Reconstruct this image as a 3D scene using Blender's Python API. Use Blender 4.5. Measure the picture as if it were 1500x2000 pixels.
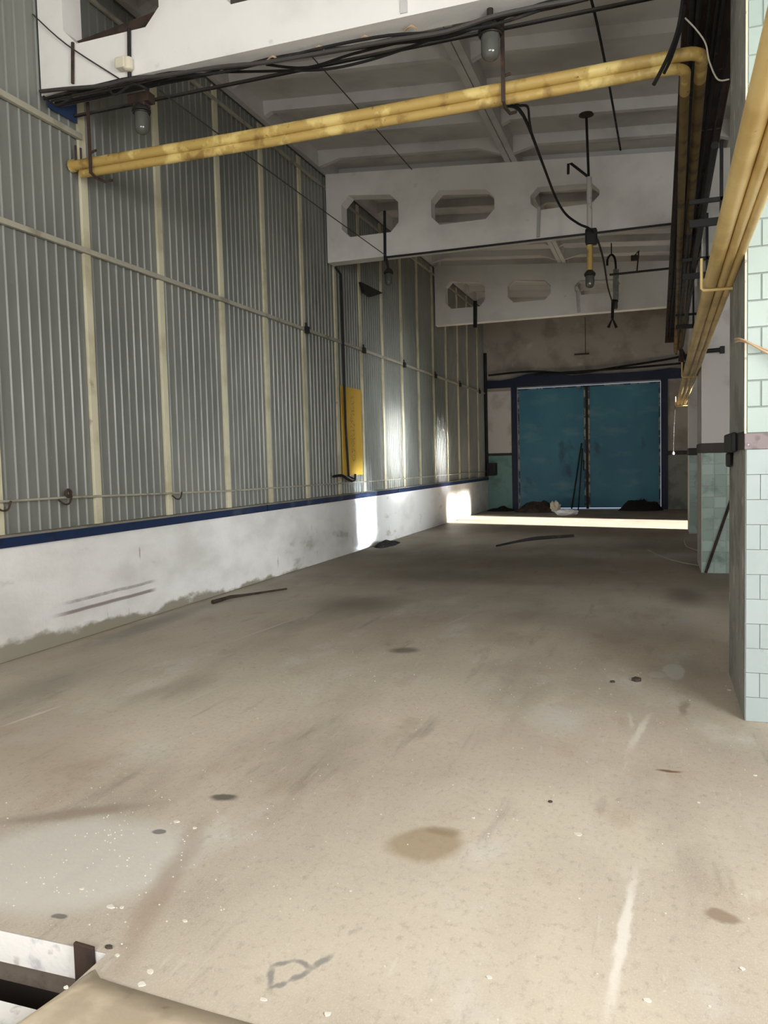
import bpy, bmesh, math, random
from mathutils import Vector, Matrix, noise as mnoise
random.seed(7)
for o in list(bpy.data.objects): bpy.data.objects.remove(o)
scene = bpy.context.scene
C = scene.collection

# ------------------------------------------------------------------ camera
CAM_H = 1.44
FPX, YAW, PITCH, ROLL = 1546.5, 0.33498, -0.06203, -0.02478
Fv = Vector((-math.sin(YAW)*math.cos(PITCH), math.cos(YAW)*math.cos(PITCH), math.sin(PITCH)))
r0 = Vector((math.cos(YAW), math.sin(YAW), 0)); u0 = r0.cross(Fv)
Rv = math.cos(ROLL)*r0 + math.sin(ROLL)*u0
Uv = -math.sin(ROLL)*r0 + math.cos(ROLL)*u0
cam_d = bpy.data.cameras.new('camera'); cam = bpy.data.objects.new('camera', cam_d); C.objects.link(cam)
m3 = Matrix((Rv, Uv, -Fv)).transposed()
cam.matrix_world = Matrix.Translation((0, 0, CAM_H)) @ m3.to_4x4()
cam_d.sensor_fit = 'VERTICAL'; cam_d.sensor_height = 36; cam_d.lens = FPX/2000*36
cam_d.clip_start = .05; cam_d.clip_end = 200
scene.camera = cam

def at(px, py, X=None, Y=None, Z=None):
    """real position of a photographed point that lies on a known plane of the hall"""
    d = Fv*FPX + Rv*(px-750) + Uv*(1000-py)
    t = X/d.x if X is not None else Y/d.y if Y is not None else (Z-CAM_H)/d.z
    return Vector((0, 0, CAM_H)) + d*t

# ------------------------------------------------------------------ world, light, exposure
w = bpy.data.worlds.new('world'); scene.world = w; w.use_nodes = True
w.node_tree.nodes['Background'].inputs[0].default_value = (.62, .74, .95, 1)
w.node_tree.nodes['Background'].inputs[1].default_value = .6
scene.view_settings.view_transform = 'Standard'; scene.view_settings.look = 'None'
scene.view_settings.gamma = 1; scene.view_settings.exposure = .06
try: scene.view_settings.use_curve_mapping = False
except Exception: pass

def light(name, typ, loc, target, energy, color, **kw):
    d = bpy.data.lights.new(name, typ); d.energy = energy; d.color = color
    for k, v in kw.items(): setattr(d, k, v)
    o = bpy.data.objects.new(name, d); C.objects.link(o); o.location = loc
    o.rotation_euler = (Vector(target)-Vector(loc)).to_track_quat('-Z', 'Y').to_euler()
    return o
# low sun from the right, through the tall open bay in the outer wall
SUN_E = math.radians(25)
sd = Vector((-1, .29, -math.tan(SUN_E)*1.04))
light('sun', 'SUN', (12, 10, 10), Vector((12, 10, 10))+sd, 30, (1, .95, .88), angle=math.radians(3))
# daylight through the high window band behind the photographer and the side window on the right
light('high_window_daylight', 'AREA', (-.6, -3.3, 2.9), (-.9, 6, 2.4), 310, (.98, .99, 1), shape='RECTANGLE', size=4.6, size_y=2.4)
light('side_window_daylight', 'AREA', (3.1, 1.2, 2.5), (-4, 2.6, 1.5), 560, (.98, .99, 1), shape='RECTANGLE', size=4.4, size_y=2.6)
# daylight shafts of unseen windows: lamps added in front of the closed outer wall
light('window_daylight', 'AREA', (3.1, 11.55, .75), (-4.7, 12.45, .60), 11, (.74, .85, 1), shape='RECTANGLE', size=1.0, size_y=1.5, spread=math.radians(4))
light('window_daylight.004', 'AREA', (3.1, 7.7, 1.3), (-4.7, 8.9, .9), 20, (.95, .98, 1), shape='RECTANGLE', size=2.2, size_y=1.2, spread=math.radians(48))
light('window_daylight.003', 'AREA', (3.1, 13.7, 2.0), (-4.7, 14.4, 1.6), 36, (.93, .97, 1), shape='RECTANGLE', size=1.2, size_y=1.4, spread=math.radians(42))
light('window_daylight.001', 'AREA', (3.1, 13.6, 2.0), (-4.7, 14.45, 1.75), 20, (.93, .97, 1), shape='RECTANGLE', size=.9, size_y=1.2, spread=math.radians(10))
light('window_daylight.002', 'AREA', (3.1, 17.0, 1.9), (-4.7, 17.85, 1.6), 16, (.95, .98, 1), shape='RECTANGLE', size=.6, size_y=.8, spread=math.radians(10))

# ------------------------------------------------------------------ measured hall dimensions
XW, XP = -4.762, -4.68                 # corrugated face, plinth face
Y1, Y2, Y3, YB = 5.374, 11.27, 17.39, 22.69
ZB = 4.48                              # beam soffit
def zr(x): return 5.79 - .08*(x+4.72)  # top of the pitched beams
POST_Y = [-3.2, -2.06, -.93, .2, 1.33, 2.46, 3.59, 4.72, 5.85, 6.95, 8.13, 9.2, 10.35, 11.56, 12.65, 13.75, 14.9, 16.02, 17.2, 18.33, 19.5, 20.58, 21.8]

# ------------------------------------------------------------------ materials
def c(r, g, b):
    f = lambda v: (v/255/12.92 if v/255 <= .04045 else ((v/255+.055)/1.055)**2.4)
    return (f(r), f(g), f(b), 1)

class NT:
    def __init__(s, name):
        s.m = bpy.data.materials.new(name); s.m.use_nodes = True
        s.t = s.m.node_tree; s.n = s.t.nodes; s.b = s.n['Principled BSDF']
        s.pos = s.n.new('ShaderNodeNewGeometry').outputs['Position']
    def link(s, a, b): s.t.links.new(a, b)
    def scaled(s, sc, src=None):
        v = s.n.new('ShaderNodeVectorMath'); v.operation = 'MULTIPLY'
        s.link(src or s.pos, v.inputs[0]); v.inputs[1].default_value = sc if hasattr(sc, '__len__') else (sc,)*3
        return v.outputs[0]
    def noise(s, sc, detail=4, rough=.55, out='Fac', src=None):
        n = s.n.new('ShaderNodeTexNoise'); n.inputs['Scale'].default_value = 1
        n.inputs['Detail'].default_value = detail; n.inputs['Roughness'].default_value = rough
        s.link(s.scaled(sc, src), n.inputs['Vector']); return n.outputs[out]
    def ramp(s, v, lo, hi, a=0, b=1):
        r = s.n.new('ShaderNodeMapRange'); r.interpolation_type = 'SMOOTHSTEP'
        s.link(v, r.inputs[0])
        for i, x in enumerate((lo, hi, a, b)): r.inputs[1+i].default_value = x
        return r.outputs[0]
    def mix(s, f, a, b):
        m = s.n.new('ShaderNodeMix'); m.data_type = 'RGBA'
        for v, i in ((f, 0), (a, 6), (b, 7)):
            if hasattr(v, 'links'): s.link(v, m.inputs[i])
            else: m.inputs[i].default_value = v
        return m.outputs[2]
    def math(s, op, a, b):
        m = s.n.new('ShaderNodeMath'); m.operation = op
        for v, i in ((a, 0), (b, 1)):
            if hasattr(v, 'links'): s.link(v, m.inputs[i])
            else: m.inputs[i].default_value = v
        return m.outputs[0]
    def sep(s):
        x = s.n.new('ShaderNodeSeparateXYZ'); s.link(s.pos, x.inputs[0]); return x.outputs
    def bump(s, h, strength=.3, dist=.01):
        b = s.n.new('ShaderNodeBump'); b.inputs['Strength'].default_value = strength; b.inputs['Distance'].default_value = dist
        s.link(h, b.inputs['Height']); s.link(b.outputs[0], s.b.inputs['Normal'])
    def done(s, col, rough=.7, metal=0, spec=.5):
        if hasattr(col, 'links'): s.link(col, s.b.inputs['Base Color'])
        else: s.b.inputs['Base Color'].default_value = col
        if hasattr(rough, 'links'): s.link(rough, s.b.inputs['Roughness'])
        else: s.b.inputs['Roughness'].default_value = rough
        s.b.inputs['Metallic'].default_value = metal
        s.b.inputs['Specular IOR Level'].default_value = spec
        return s.m

def mat(name, col, rough=.7, metal=0, stains=(), bump=.25, bscale=45, dist=.004, spec=.4, rnd=None):
    """stains: (colour, scale, lo, hi, amount)"""
    t = NT(name); cur = col
    if rnd:
        oi = t.n.new('ShaderNodeObjectInfo'); cur = t.mix(t.ramp(oi.outputs['Random'], 0, 1), col, rnd)
    for (sc, s_, lo, hi, amt) in stains:
        cur = t.mix(t.ramp(t.noise(s_), lo, hi, 0, amt), cur, sc)
    if bump: t.bump(t.noise(bscale, 3), bump, dist)
    return t.done(cur, rough, metal, spec)

M = {}
M['beam'] = mat('whitewashed_concrete', c(232, 229, 223), .85, stains=[(c(196, 192, 186), 1.3, .45, .75, .55), (c(150, 142, 132), 5, .66, .8, .45)], bump=.35, bscale=28)
M['slab'] = mat('grey_whitewash', c(205, 203, 199), .9, stains=[(c(160, 158, 154), 1.1, .45, .7, .6), (c(120, 112, 102), 4, .68, .8, .4)], bump=.3, bscale=30)
M['panel'] = None
t = NT('galvanised_sheet')
cur = t.mix(t.ramp(t.noise((1, .9, .5), 3), .35, .7), c(140, 141, 134), c(122, 124, 118))
cur = t.mix(t.ramp(t.noise((3, 9, .8), 4), .6, .8, 0, .5), cur, c(104, 101, 92))
cur = t.mix(t.ramp(t.noise((30, 30, 30), 2), .62, .75, 0, .2), cur, c(156, 158, 152))
t.bump(t.noise((3, 5, 1.2), 2), .25, .02)
M['panel'] = t.done(cur, t.ramp(t.noise((2, 6, .7)), .3, .7, .36, .55), .25, .5)
M['cream'] = mat('cream_paint', c(206, 200, 172), .6, stains=[(c(176, 168, 138), 2.2, .45, .65, .8), (c(140, 120, 92), 7, .64, .76, .6)], bump=.15)
M['rail'] = mat('dull_rail_paint', c(168, 163, 146), .6, stains=[(c(120, 112, 96), 3, .5, .7, .7)], bump=.15)
M['core'] = mat('block_core', c(120, 116, 110), .9)
M['navy'] = mat('navy_paint', c(15, 24, 54), .55, stains=[(c(30, 38, 58), 3, .5, .7, .8), (c(12, 16, 30), 5, .6, .75, .8)], bump=.2)
M['ledge'] = mat('blue_grey_ledge', c(25, 43, 76), .5, stains=[(c(84, 94, 104), 2.3, .55, .75, .8), (c(20, 26, 40), 6, .55, .7, .7)], bump=.2)
M['ledge_top'] = mat('dusty_mortar', c(128, 122, 110), .9, stains=[(c(92, 88, 80), 4, .5, .7, .7)])
M['black'] = mat('black_soot_steel', c(26, 25, 25), .6, stains=[(c(46, 40, 35), 6, .5, .7, .7)], bump=.1)
M['rubber'] = mat('black_cable_sheath', c(24, 23, 22), .8, stains=[(c(70, 64, 56), 9, .55, .75, .6)], bump=0)
M['wire'] = mat('thin_grey_wire', c(60, 57, 54), .6, bump=0)
M['pale_wire'] = mat('pale_wire', c(188, 182, 168), .6, bump=0)
M['copper'] = mat('tan_wire', c(196, 164, 128), .5, bump=0)
M['rust'] = mat('rusty_steel', c(62, 47, 38), .75, stains=[(c(38, 29, 25), 9, .45, .65, .8), (c(98, 68, 46), 14, .6, .75, .7)], bump=.3, bscale=80)
M['brown'] = mat('brown_tray_paint', c(58, 38, 32), .6, stains=[(c(30, 22, 20), 4, .45, .65, .9), (c(110, 96, 84), 16, .7, .78, .6)], bump=.2)
M['yellow'] = mat('worn_yellow_paint', c(176, 148, 84), .5, stains=[(c(216, 194, 124), 4.1, .54, .64, .85), (c(132, 104, 54), 6, .55, .7, .85), (c(92, 64, 34), 17, .66, .74, .8)], bump=.15, bscale=60)
M['shaded_yellow'] = mat('dirty_shaded_yellow_paint', c(112, 92, 48), .6, stains=[(c(64, 50, 30), 3.3, .45, .62, .85), (c(176, 166, 146), 2.1, .66, .72, .8)], bump=.15)  # dirty yellow, darkened to carry the shade along the far pipe runs
M['ochre'] = mat('pale_yellow_paint', c(228, 201, 136), .45, stains=[(c(196, 164, 98), 2.3, .45, .65, .7), (c(122, 92, 48), 19, .68, .75, .7)], bump=.12, bscale=60)
M['tile_mint'] = mat('mint_glazed_tile', c(166, 180, 171), .25, stains=[(c(150, 164, 156), 6, .55, .75, .5)], bump=.04, bscale=8, rnd=c(160, 175, 167))
M['tile_pale'] = mat('pale_painted_tile', c(170, 181, 180), .35, stains=[(c(156, 167, 165), 3, .5, .7, .6), (c(120, 122, 114), 9, .68, .78, .6)], bump=.08, bscale=10, rnd=c(164, 175, 174))
M['tile_green'] = mat('dull_green_tile', c(150, 170, 160), .2, stains=[(c(110, 130, 122), 5, .5, .7, .7), (c(80, 86, 80), 12, .66, .78, .6)], bump=.05, bscale=9, rnd=c(172, 192, 184))
M['grout'] = mat('grey_grout', c(150, 156, 148), .9)
M['plaster'] = mat('worn_grey_plaster', c(150, 150, 144), .85, stains=[(c(112, 112, 106), 3.5, .45, .65, .7), (c(192, 190, 184), 5, .58, .7, .8), (c(84, 80, 74), 9, .66, .76, .6)], bump=.5, bscale=30, dist=.008)
M['white_plaster'] = mat('white_plaster', c(206, 203, 198), .85, stains=[(c(168, 164, 158), 2.5, .5, .7, .6)], bump=.3)
M['back_plaster'] = mat('brown_grey_plaster', c(166, 160, 151), .9, stains=[(c(130, 124, 116), 1.4, .42, .66, .8), (c(196, 188, 178), 2.2, .6, .75, .6)], bump=.3)
M['turquoise'] = mat('turquoise_dado', c(112, 150, 146), .5, stains=[(c(90, 118, 112), 3, .48, .68, .7), (c(60, 70, 66), 7, .66, .78, .6)], bump=.15)
M['dado_grey'] = mat('grey_green_dado', c(126, 130, 120), .6, stains=[(c(98, 100, 92), 2.6, .45, .65, .8)], bump=.2)
M['band'] = mat('dark_brown_band', c(52, 46, 42), .6, stains=[(c(92, 84, 78), 6, .55, .7, .7)], bump=.2)
M['band_purple'] = mat('peeling_mauve_band', c(134, 122, 122), .6, stains=[(c(108, 96, 96), 9, .5, .6, .8), (c(60, 44, 40), 22, .66, .7, .9), (c(222, 214, 210), 16, .68, .72, .9)], bump=.3, bscale=50)
t = NT('weathered_blue_gate')
cur = t.mix(t.ramp(t.noise((.8, 1, .5), 4), .35, .68), c(44, 104, 130), c(58, 122, 142))
cur = t.mix(t.ramp(t.noise((.9, 1, 2.2), 5), .52, .68, 0, .5), cur, c(98, 138, 150))
cur = t.mix(t.ramp(t.noise((1.4, 1, .9), 4), .58, .74, 0, .75), cur, c(20, 54, 76))
t.bump(t.noise((3, 3, 3), 3), .2, .01)
M['gate'] = t.done(cur, .5, 0, .4)
M['gate_trim'] = mat('chipped_pale_edge', c(150, 150, 140), .7, stains=[(c(40, 62, 74), 6, .42, .56, .9)], bump=.2)
M['glass'] = None
t = NT('dusty_lamp_glass'); t.b.inputs['Transmission Weight'].default_value = .25
M['glass'] = t.done(c(92, 92, 86), .12, 0, .8)
M['cast'] = mat('dark_cast_iron', c(48, 46, 42), .5, .3, stains=[(c(92, 74, 56), 20, .55, .7, .6)], bump=.2)
M['ceramic'] = mat('cream_ceramic', c(214, 206, 184), .4, stains=[(c(120, 110, 92), 25, .6, .7, .6)], bump=.1)
M['white_tube'] = mat('white_tube', c(190, 188, 180), .5, stains=[(c(120, 118, 112), 12, .55, .7, .6)], bump=0)
M['blue_sheet'] = mat('blue_sheet_paint', c(40, 58, 92), .5, bump=.1)
M['dirt'] = mat('dark_rubble', c(62, 50, 42), .95, stains=[(c(36, 30, 28), 9, .45, .6, .9), (c(104, 92, 82), 22, .62, .72, .7)], bump=.8, bscale=40, dist=.02)
M['soot'] = mat('black_rubble', c(30, 27, 26), .95, stains=[(c(56, 48, 44), 20, .6, .72, .7)], bump=.8, bscale=40, dist=.02)
M['bag'] = mat('white_plastic', c(236, 238, 242), .35, bump=.2)
M['chip'] = mat('white_paint_flake', c(216, 209, 196), .8, bump=0)
M['dark_chip'] = mat('dark_crumb', c(70, 62, 54), .9, bump=0)
t = NT('yellow_notice_board')
o = t.sep()
cur = t.mix(t.ramp(t.noise((2, 2, 1.2)), .4, .7), c(206, 166, 62), c(188, 148, 52))
strip = t.math('MULTIPLY', t.ramp(o[1], 11.99, 12.01), t.ramp(o[1], 12.20, 12.18))
strip = t.math('MULTIPLY', strip, t.math('MULTIPLY', t.ramp(o[2], 1.45, 1.5), t.ramp(o[2], 2.56, 2.5)))
mk = t.math('MULTIPLY', strip, t.ramp(t.noise((8, 26, 60), 2), .52, .60, 0, .75))
M['sign'] = t.done(t.mix(mk, cur, c(98, 76, 34)), .5)

# plinth: white paint, scuffs, paint gone near the floor towards the camera
t = NT('peeling_white_plinth'); o = t.sep()
cur = t.mix(t.ramp(t.noise((1, .8, 1.5), 5), .4, .7), c(236, 235, 231), c(208, 206, 200))
cur = t.mix(t.ramp(t.noise((1, 1.6, 4), 4), .6, .74, 0, .6), cur, c(160, 156, 142))
cur = t.mix(t.ramp(t.noise((4, 12, 2.4), 4), .7, .78, 0, .7), cur, c(120, 100, 92))
edge = t.math('ADD', o[2], t.math('MULTIPLY', t.noise((2, 2.2, 4), 5), .34))
edge = t.math('ADD', edge, t.math('MULTIPLY', o[1], .028))
cur = t.mix(t.ramp(edge, .46, .40), cur, c(150, 144, 128))
sc1 = t.math('ADD', o[2], t.math('MULTIPLY', t.noise((1, .8, 1), 3), .05))
sm = t.math('MULTIPLY', t.math('MULTIPLY', t.ramp(sc1, .255, .27), t.ramp(sc1, .30, .285)), t.math('MULTIPLY', t.ramp(o[1], 5.1, 5.4), t.ramp(o[1], 6.6, 6.45)))
sm2 = t.math('MULTIPLY', t.math('MULTIPLY', t.ramp(sc1, .345, .355), t.ramp(sc1, .385, .37)), t.math('MULTIPLY', t.ramp(o[1], 5.2, 5.5), t.ramp(o[1], 6.6, 6.45)))
cur = t.mix(t.math('MULTIPLY', sm, .8), cur, c(122, 100, 100)); cur = t.mix(t.math('MULTIPLY', sm2, t.noise((5, 14, 20))), cur, c(112, 102, 98))
t.bump(t.noise(26, 4), .4, .006)
M['plinth'] = t.done(cur, .85, 0, .3)

# floor: dusty concrete with stains that have places of their own
t = NT('dusty_concrete_floor')
cur = t.mix(t.ramp(t.noise((.5, .35, 1), 5), .35, .68), c(204, 192, 172), c(174, 162, 145))
cur = t.mix(t.ramp(t.noise((1.4, .5, 1), 5), .48, .70, 0, .65), cur, c(152, 140, 124))
cur = t.mix(t.ramp(t.noise((2.6, 1.3, 1), 5), .54, .72, 0, .6), cur, c(208, 202, 192))
cur = t.mix(t.ramp(t.noise((3.3, 2.1, 1), 5), .56, .70, 0, .4), cur, c(168, 146, 124))
cur = t.mix(t.ramp(t.noise((7, 1.1, 1), 4), .60, .74, 0, .45), cur, c(128, 118, 104))
cur = t.mix(t.ramp(t.noise((14, 9, 1), 4), .64, .76, 0, .35), cur, c(120, 110, 98))
cur = t.mix(t.ramp(t.noise((60, 60, 1), 2), .70, .76, 0, .5), cur, c(222, 214, 200))
cur = t.mix(t.ramp(t.noise((38, 24, 1), 5, .7), .50, .72, 0, .40), cur, c(134, 122, 108))
cur = t.mix(t.ramp(t.noise((150, 110, 1), 3, .7), .45, .75, 0, .28), cur, c(226, 218, 204))
cur = t.mix(t.ramp(t.noise((24, 3.5, 1), 4, .65), .60, .72, 0, .35), cur, c(214, 206, 192))
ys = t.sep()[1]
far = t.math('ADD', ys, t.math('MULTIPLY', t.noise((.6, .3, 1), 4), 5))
cur = t.mix(t.ramp(far, 7, 13, 0, .6), cur, c(112, 103, 92))       # fading light of the inner hall put into the colour, darker with depth
wn = t.noise((5, 5, 1), 4, out='Color')
wv = t.n.new('ShaderNodeVectorMath'); wv.operation = 'MULTIPLY_ADD'
t.link(wn, wv.inputs[0]); wv.inputs[1].default_value = (.10, .10, 0)
pz = t.n.new('ShaderNodeVectorMath'); pz.operation = 'ADD'; t.link(t.pos, pz.inputs[0]); pz.inputs[1].default_value = (-.05, -.05, 0)
t.link(pz.outputs[0], wv.inputs[2]); warped = wv.outputs[0]
wn2 = t.noise((30, 14, 1), 4, out='Color')
wv2 = t.n.new('ShaderNodeVectorMath'); wv2.operation = 'MULTIPLY_ADD'
t.link(wn2, wv2.inputs[0]); wv2.inputs[1].default_value = (.035, .035, 0)
pz2 = t.n.new('ShaderNodeVectorMath'); pz2.operation = 'ADD'; t.link(t.pos, pz2.inputs[0]); pz2.inputs[1].default_value = (-.0175, -.0175, 0)
t.link(pz2.outputs[0], wv2.inputs[2]); warped2 = wv2.outputs[0]
def ell(cur, cx, cy, rx, ry, col, amt=.8, soft=.5, rot=0, src=None):
    mp = t.n.new('ShaderNodeMapping'); mp.vector_type = 'TEXTURE'
    t.link(src or warped, mp.inputs[0]); mp.inputs[1].default_value = (cx, cy, 0)
    mp.inputs[2].default_value = (0, 0, rot); mp.inputs[3].default_value = (rx, ry, 1)
    fl = t.n.new('ShaderNodeVectorMath'); fl.operation = 'MULTIPLY'; t.link(mp.outputs[0], fl.inputs[0]); fl.inputs[1].default_value = (1, 1, 0)
    ln = t.n.new('ShaderNodeVectorMath'); ln.operation = 'LENGTH'; t.link(fl.outputs[0], ln.inputs[0])
    return t.mix(t.ramp(ln.outputs['Value'], 1, 1-soft, 0, amt), cur, col)
for a in [(-2.05, 2.30, .52, .42, c(202, 196, 186), .8, .35, .25), (-1.62, 2.25, .08, .75, c(150, 130, 112), .55, .8, .3), (-2.35, 2.62, .5, .08, c(138, 120, 104), .6, .8, .55),
          (-.84, 2.78, .17, .17, c(158, 138, 110), .75, .35, 0), (-.80, 2.90, .09, .06, c(140, 120, 94), .6, .6, 0), (-1.80, 2.94, .09, .045, c(92, 86, 78), .9, .6, .2),
          (-1.89, 2.58, .03, .025, c(100, 96, 92), .8, .4, 0), (-1.846, 1.993, .035, .02, c(96, 92, 86), .8, .4, 0), (.04, 3.775, .07, .022, c(110, 74, 44), .9, .7, .15),
          (.18, 2.59, .06, .045, c(138, 118, 98), .8, .5, 0), (-.54, 4.41, .22, .36, c(202, 198, 192), .5, .9, 0), (-1.85, 5.71, .16, .14, c(84, 76, 66), .7, .7, 0),
          (-2.9, 7.5, .7, .8, c(98, 88, 76), .6, .9, 0), (.09, 5.57, .08, .24, c(206, 202, 194), .85, .3, 0), (-.02, 5.45, .06, .10, c(196, 190, 182), .7, .4, 0),
          (-.33, 5.1, .35, .16, c(176, 168, 150), .5, .8, 0), (.19, 7.3, .08, .34, c(168, 170, 168), .5, .7, 0), (.13, 4.75, .035, .22, c(128, 112, 94), .6, .7, -.1),
          (-3.9, 4.1, .35, 1.0, c(128, 122, 108), .6, .9, .1), (-3.2, 3.3, .5, .7, c(160, 142, 122), .5, .9, .2), (-2.7, 3.0, .5, .5, c(152, 132, 112), .4, .9, 0), (-2.6, 9.5, 1.4, .8, c(88, 80, 70), .5, .9, 0),
          (-4.45, 6.2, .25, 1.6, c(118, 114, 104), .7, .9, .05), (-1.5, 9.2, .8, .3, c(128, 118, 104), .4, .9, 0), (.25, 8.6, .3, .8, c(70, 62, 56), .6, .9, 0)]:
    cur = ell(cur, *a)
# thin white lines and scrapes (long narrow marks)
for a in [(-.105, 2.42, .026, .52, c(226, 219, 208), .75, .7, -.06), (-.10, 4.28, .032, .45, c(218, 210, 196), .8, .8, -.15), (-.15, 4.45, .016, .2, c(214, 206, 192), .6, .8, .1),
          (-3.28, 6.2, .025, .75, c(206, 198, 184), .7, .8, -.11), (-3.5, 3.66, .02, .3, c(212, 204, 192), .7, .7, -.14), (-1.73, 6.95, .03, .42, c(186, 178, 164), .6, .8, -.2),
          (-2.75, 4.2, .02, .6, c(204, 196, 182), .55, .8, -.1), (-3.9, 5.2, .03, .8, c(180, 174, 160), .6, .8, -.05), (-2.4, 3.6, .015, .5, c(206, 198, 184), .5, .8, -.3), (-1.9, 10.6, .05, .7, c(150, 142, 130), .4, .9, -.3)]:
    cur = ell(cur, *a, src=warped2)
# the little scratched outline near the camera
for (ax, ay), (bx_, by_) in zip([(-1.06, 1.955), (-1.01, 2.0), (-.94, 1.985), (-.985, 1.90), (-1.02, 1.875), (-.94, 1.985)], [(-1.01, 2.0), (-.94, 1.985), (-.985, 1.90), (-1.02, 1.875), (-1.06, 1.955), (-.915, 2.06)]):
    L = math.hypot(bx_-ax, by_-ay)
    cur = ell(cur, (ax+bx_)/2, (ay+by_)/2, L/2+.014, .016, c(120, 117, 114), .75, .7, math.atan2(by_-ay, bx_-ax), src=warped2)
t.bump(t.noise((22, 22, 1), 5), .3, .006)
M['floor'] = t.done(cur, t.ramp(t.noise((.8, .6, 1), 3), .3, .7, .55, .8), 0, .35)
M['pit_white'] = mat('pit_whitewash', c(226, 222, 216), .85, stains=[(c(176, 174, 176), 9, .52, .66, .8), (c(150, 138, 124), 14, .6, .72, .5)], bump=.3)
M['pit_grey'] = mat('pit_steel', c(112, 100, 88), .8, stains=[(c(80, 70, 62), 8, .5, .7, .8)], bump=.3)
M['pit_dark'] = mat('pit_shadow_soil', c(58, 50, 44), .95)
M['plate'] = mat('dusty_tan_plate', c(196, 180, 154), .85, stains=[(c(164, 148, 126), 4, .45, .65, .8), (c(186, 142, 108), 3, .55, .75, .6), (c(132, 104, 80), 14, .66, .76, .5)], bump=.3, bscale=50)

# ------------------------------------------------------------------ mesh helpers
class MB:
    def __init__(s): s.v = []; s.f = []; s.smooth = False
    def box(s, x0, x1, y0, y1, z0, z1, fn=None):
        b = len(s.v)
        for p in ((x0,y0,z0),(x1,y0,z0),(x1,y1,z0),(x0,y1,z0),(x0,y0,z1),(x1,y0,z1),(x1,y1,z1),(x0,y1,z1)):
            s.v.append(Vector(fn(*p)) if fn else Vector(p))
        for q in ((3,2,1,0),(4,5,6,7),(0,1,5,4),(1,2,6,5),(2,3,7,6),(3,0,4,7)): s.f.append([b+i for i in q])
        return s
    def prism(s, pts, d):
        """closed polygon (list of Vectors) swept by vector d"""
        b = len(s.v); n = len(pts); d = Vector(d)
        s.v += [Vector(p) for p in pts] + [Vector(p)+d for p in pts]
        s.f.append(list(range(b, b+n))[::-1]); s.f.append(list(range(b+n, b+2*n)))
        for i in range(n): j = (i+1) % n; s.f.append([b+i, b+j, b+n+j, b+n+i])
        return s
    def tube(s, pts, r, n=8, cap=True, curve=0):
        pts = [Vector(p) for p in pts]
        rr = list(r) if hasattr(r, '__len__') else [r]*len(pts)
        if curve:
            q = []; qr = []
            for i in range(len(pts)-1):
                p0 = pts[max(i-1, 0)]; p1 = pts[i]; p2 = pts[i+1]; p3 = pts[min(i+2, len(pts)-1)]
                for k in range(curve):
                    u = k/curve
                    q.append(.5*((2*p1)+(p2-p0)*u+(2*p0-5*p1+4*p2-p3)*u*u+(3*p1-p0-3*p2+p3)*u**3)); qr.append(rr[i]*(1-u)+rr[i+1]*u)
            q.append(pts[-1]); qr.append(rr[-1]); pts, rr = q, qr
        s.smooth = True; b = len(s.v); m = len(pts); nrm = None
        for i, p in enumerate(pts):
            tg = (pts[min(i+1, m-1)]-pts[max(i-1, 0)]).normalized()
            if nrm is None: nrm = tg.orthogonal().normalized()
            nrm = (nrm - tg*nrm.dot(tg))
            nrm = nrm.normalized() if nrm.length > 1e-6 else tg.orthogonal().normalized()
            bi = tg.cross(nrm)
            for k in range(n):
                a = 2*math.pi*k/n; s.v.append(p+rr[i]*(math.cos(a)*nrm+math.sin(a)*bi))
        for i in range(m-1):
            for k in range(n):
                k2 = (k+1) % n; s.f.append([b+i*n+k, b+i*n+k2, b+(i+1)*n+k2, b+(i+1)*n+k])
        if cap: s.f.append([b+k for k in range(n)][::-1]); s.f.append([b+(m-1)*n+k for k in range(n)])
        return s
    def lathe(s, cx, cy, prof, n=16):
        """prof: (radius, z) from top to bottom"""
        s.smooth = True; b = len(s.v); m = len(prof)
        for r, z in prof:
            for k in range(n):
                a = 2*math.pi*k/n; s.v.append(Vector((cx+r*math.cos(a), cy+r*math.sin(a), z)))
        for i in range(m-1):
            for k in range(n):
                k2 = (k+1) % n; s.f.append([b+i*n+k, b+(i+1)*n+k, b+(i+1)*n+k2, b+i*n+k2])
        s.f.append([b+k for k in range(n)]); s.f.append([b+(m-1)*n+k for k in range(n)][::-1])
        return s
    def build(s, name, material, parent=None, bevel=0):
        me = bpy.data.meshes.new(name)
        if parent is not None: org = Vector(parent.get('_o', (0, 0, 0)))
        else:
            lo = Vector([min(v[i] for v in s.v) for i in range(3)]); hi = Vector([max(v[i] for v in s.v) for i in range(3)])
            org = Vector(((lo.x+hi.x)/2, (lo.y+hi.y)/2, lo.z))
        me.from_pydata([v-org for v in s.v], [], s.f); me.materials.append(M[material] if isinstance(material, str) else material)
        me.update()
        if s.smooth:
            me.shade_smooth() if hasattr(me, 'shade_smooth') else None
            try: me.set_sharp_from_angle(angle=math.radians(50))
            except Exception: pass
        o = bpy.data.objects.new(name, me); C.objects.link(o)
        if parent is not None:
            o.parent = parent; o['_o'] = tuple(org)
        else: o.location = org; o['_o'] = tuple(org)
        if bevel:
            md = o.modifiers.new('bevel', 'BEVEL'); md.width = bevel; md.segments = 2; md.limit_method = 'ANGLE'
        return o

def tag(o, label, cat, group=None, kind=None):
    if label: o['label'] = label
    if cat: o['category'] = cat
    if group: o['group'] = group
    if kind: o['kind'] = kind
    return o
def thing(name, loc, label=None, cat=None, group=None, kind=None):
    o = bpy.data.objects.new(name, None); C.objects.link(o); o.location = loc; o['_o'] = tuple(loc); o.empty_display_size = .1
    return tag(o, label, cat, group, kind)
def struct(o): o['kind'] = 'structure'; return o
def copy_part(src, parent, loc):
    o = src.copy(); C.objects.link(o); o.parent = parent; o.location = loc; return o

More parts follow.
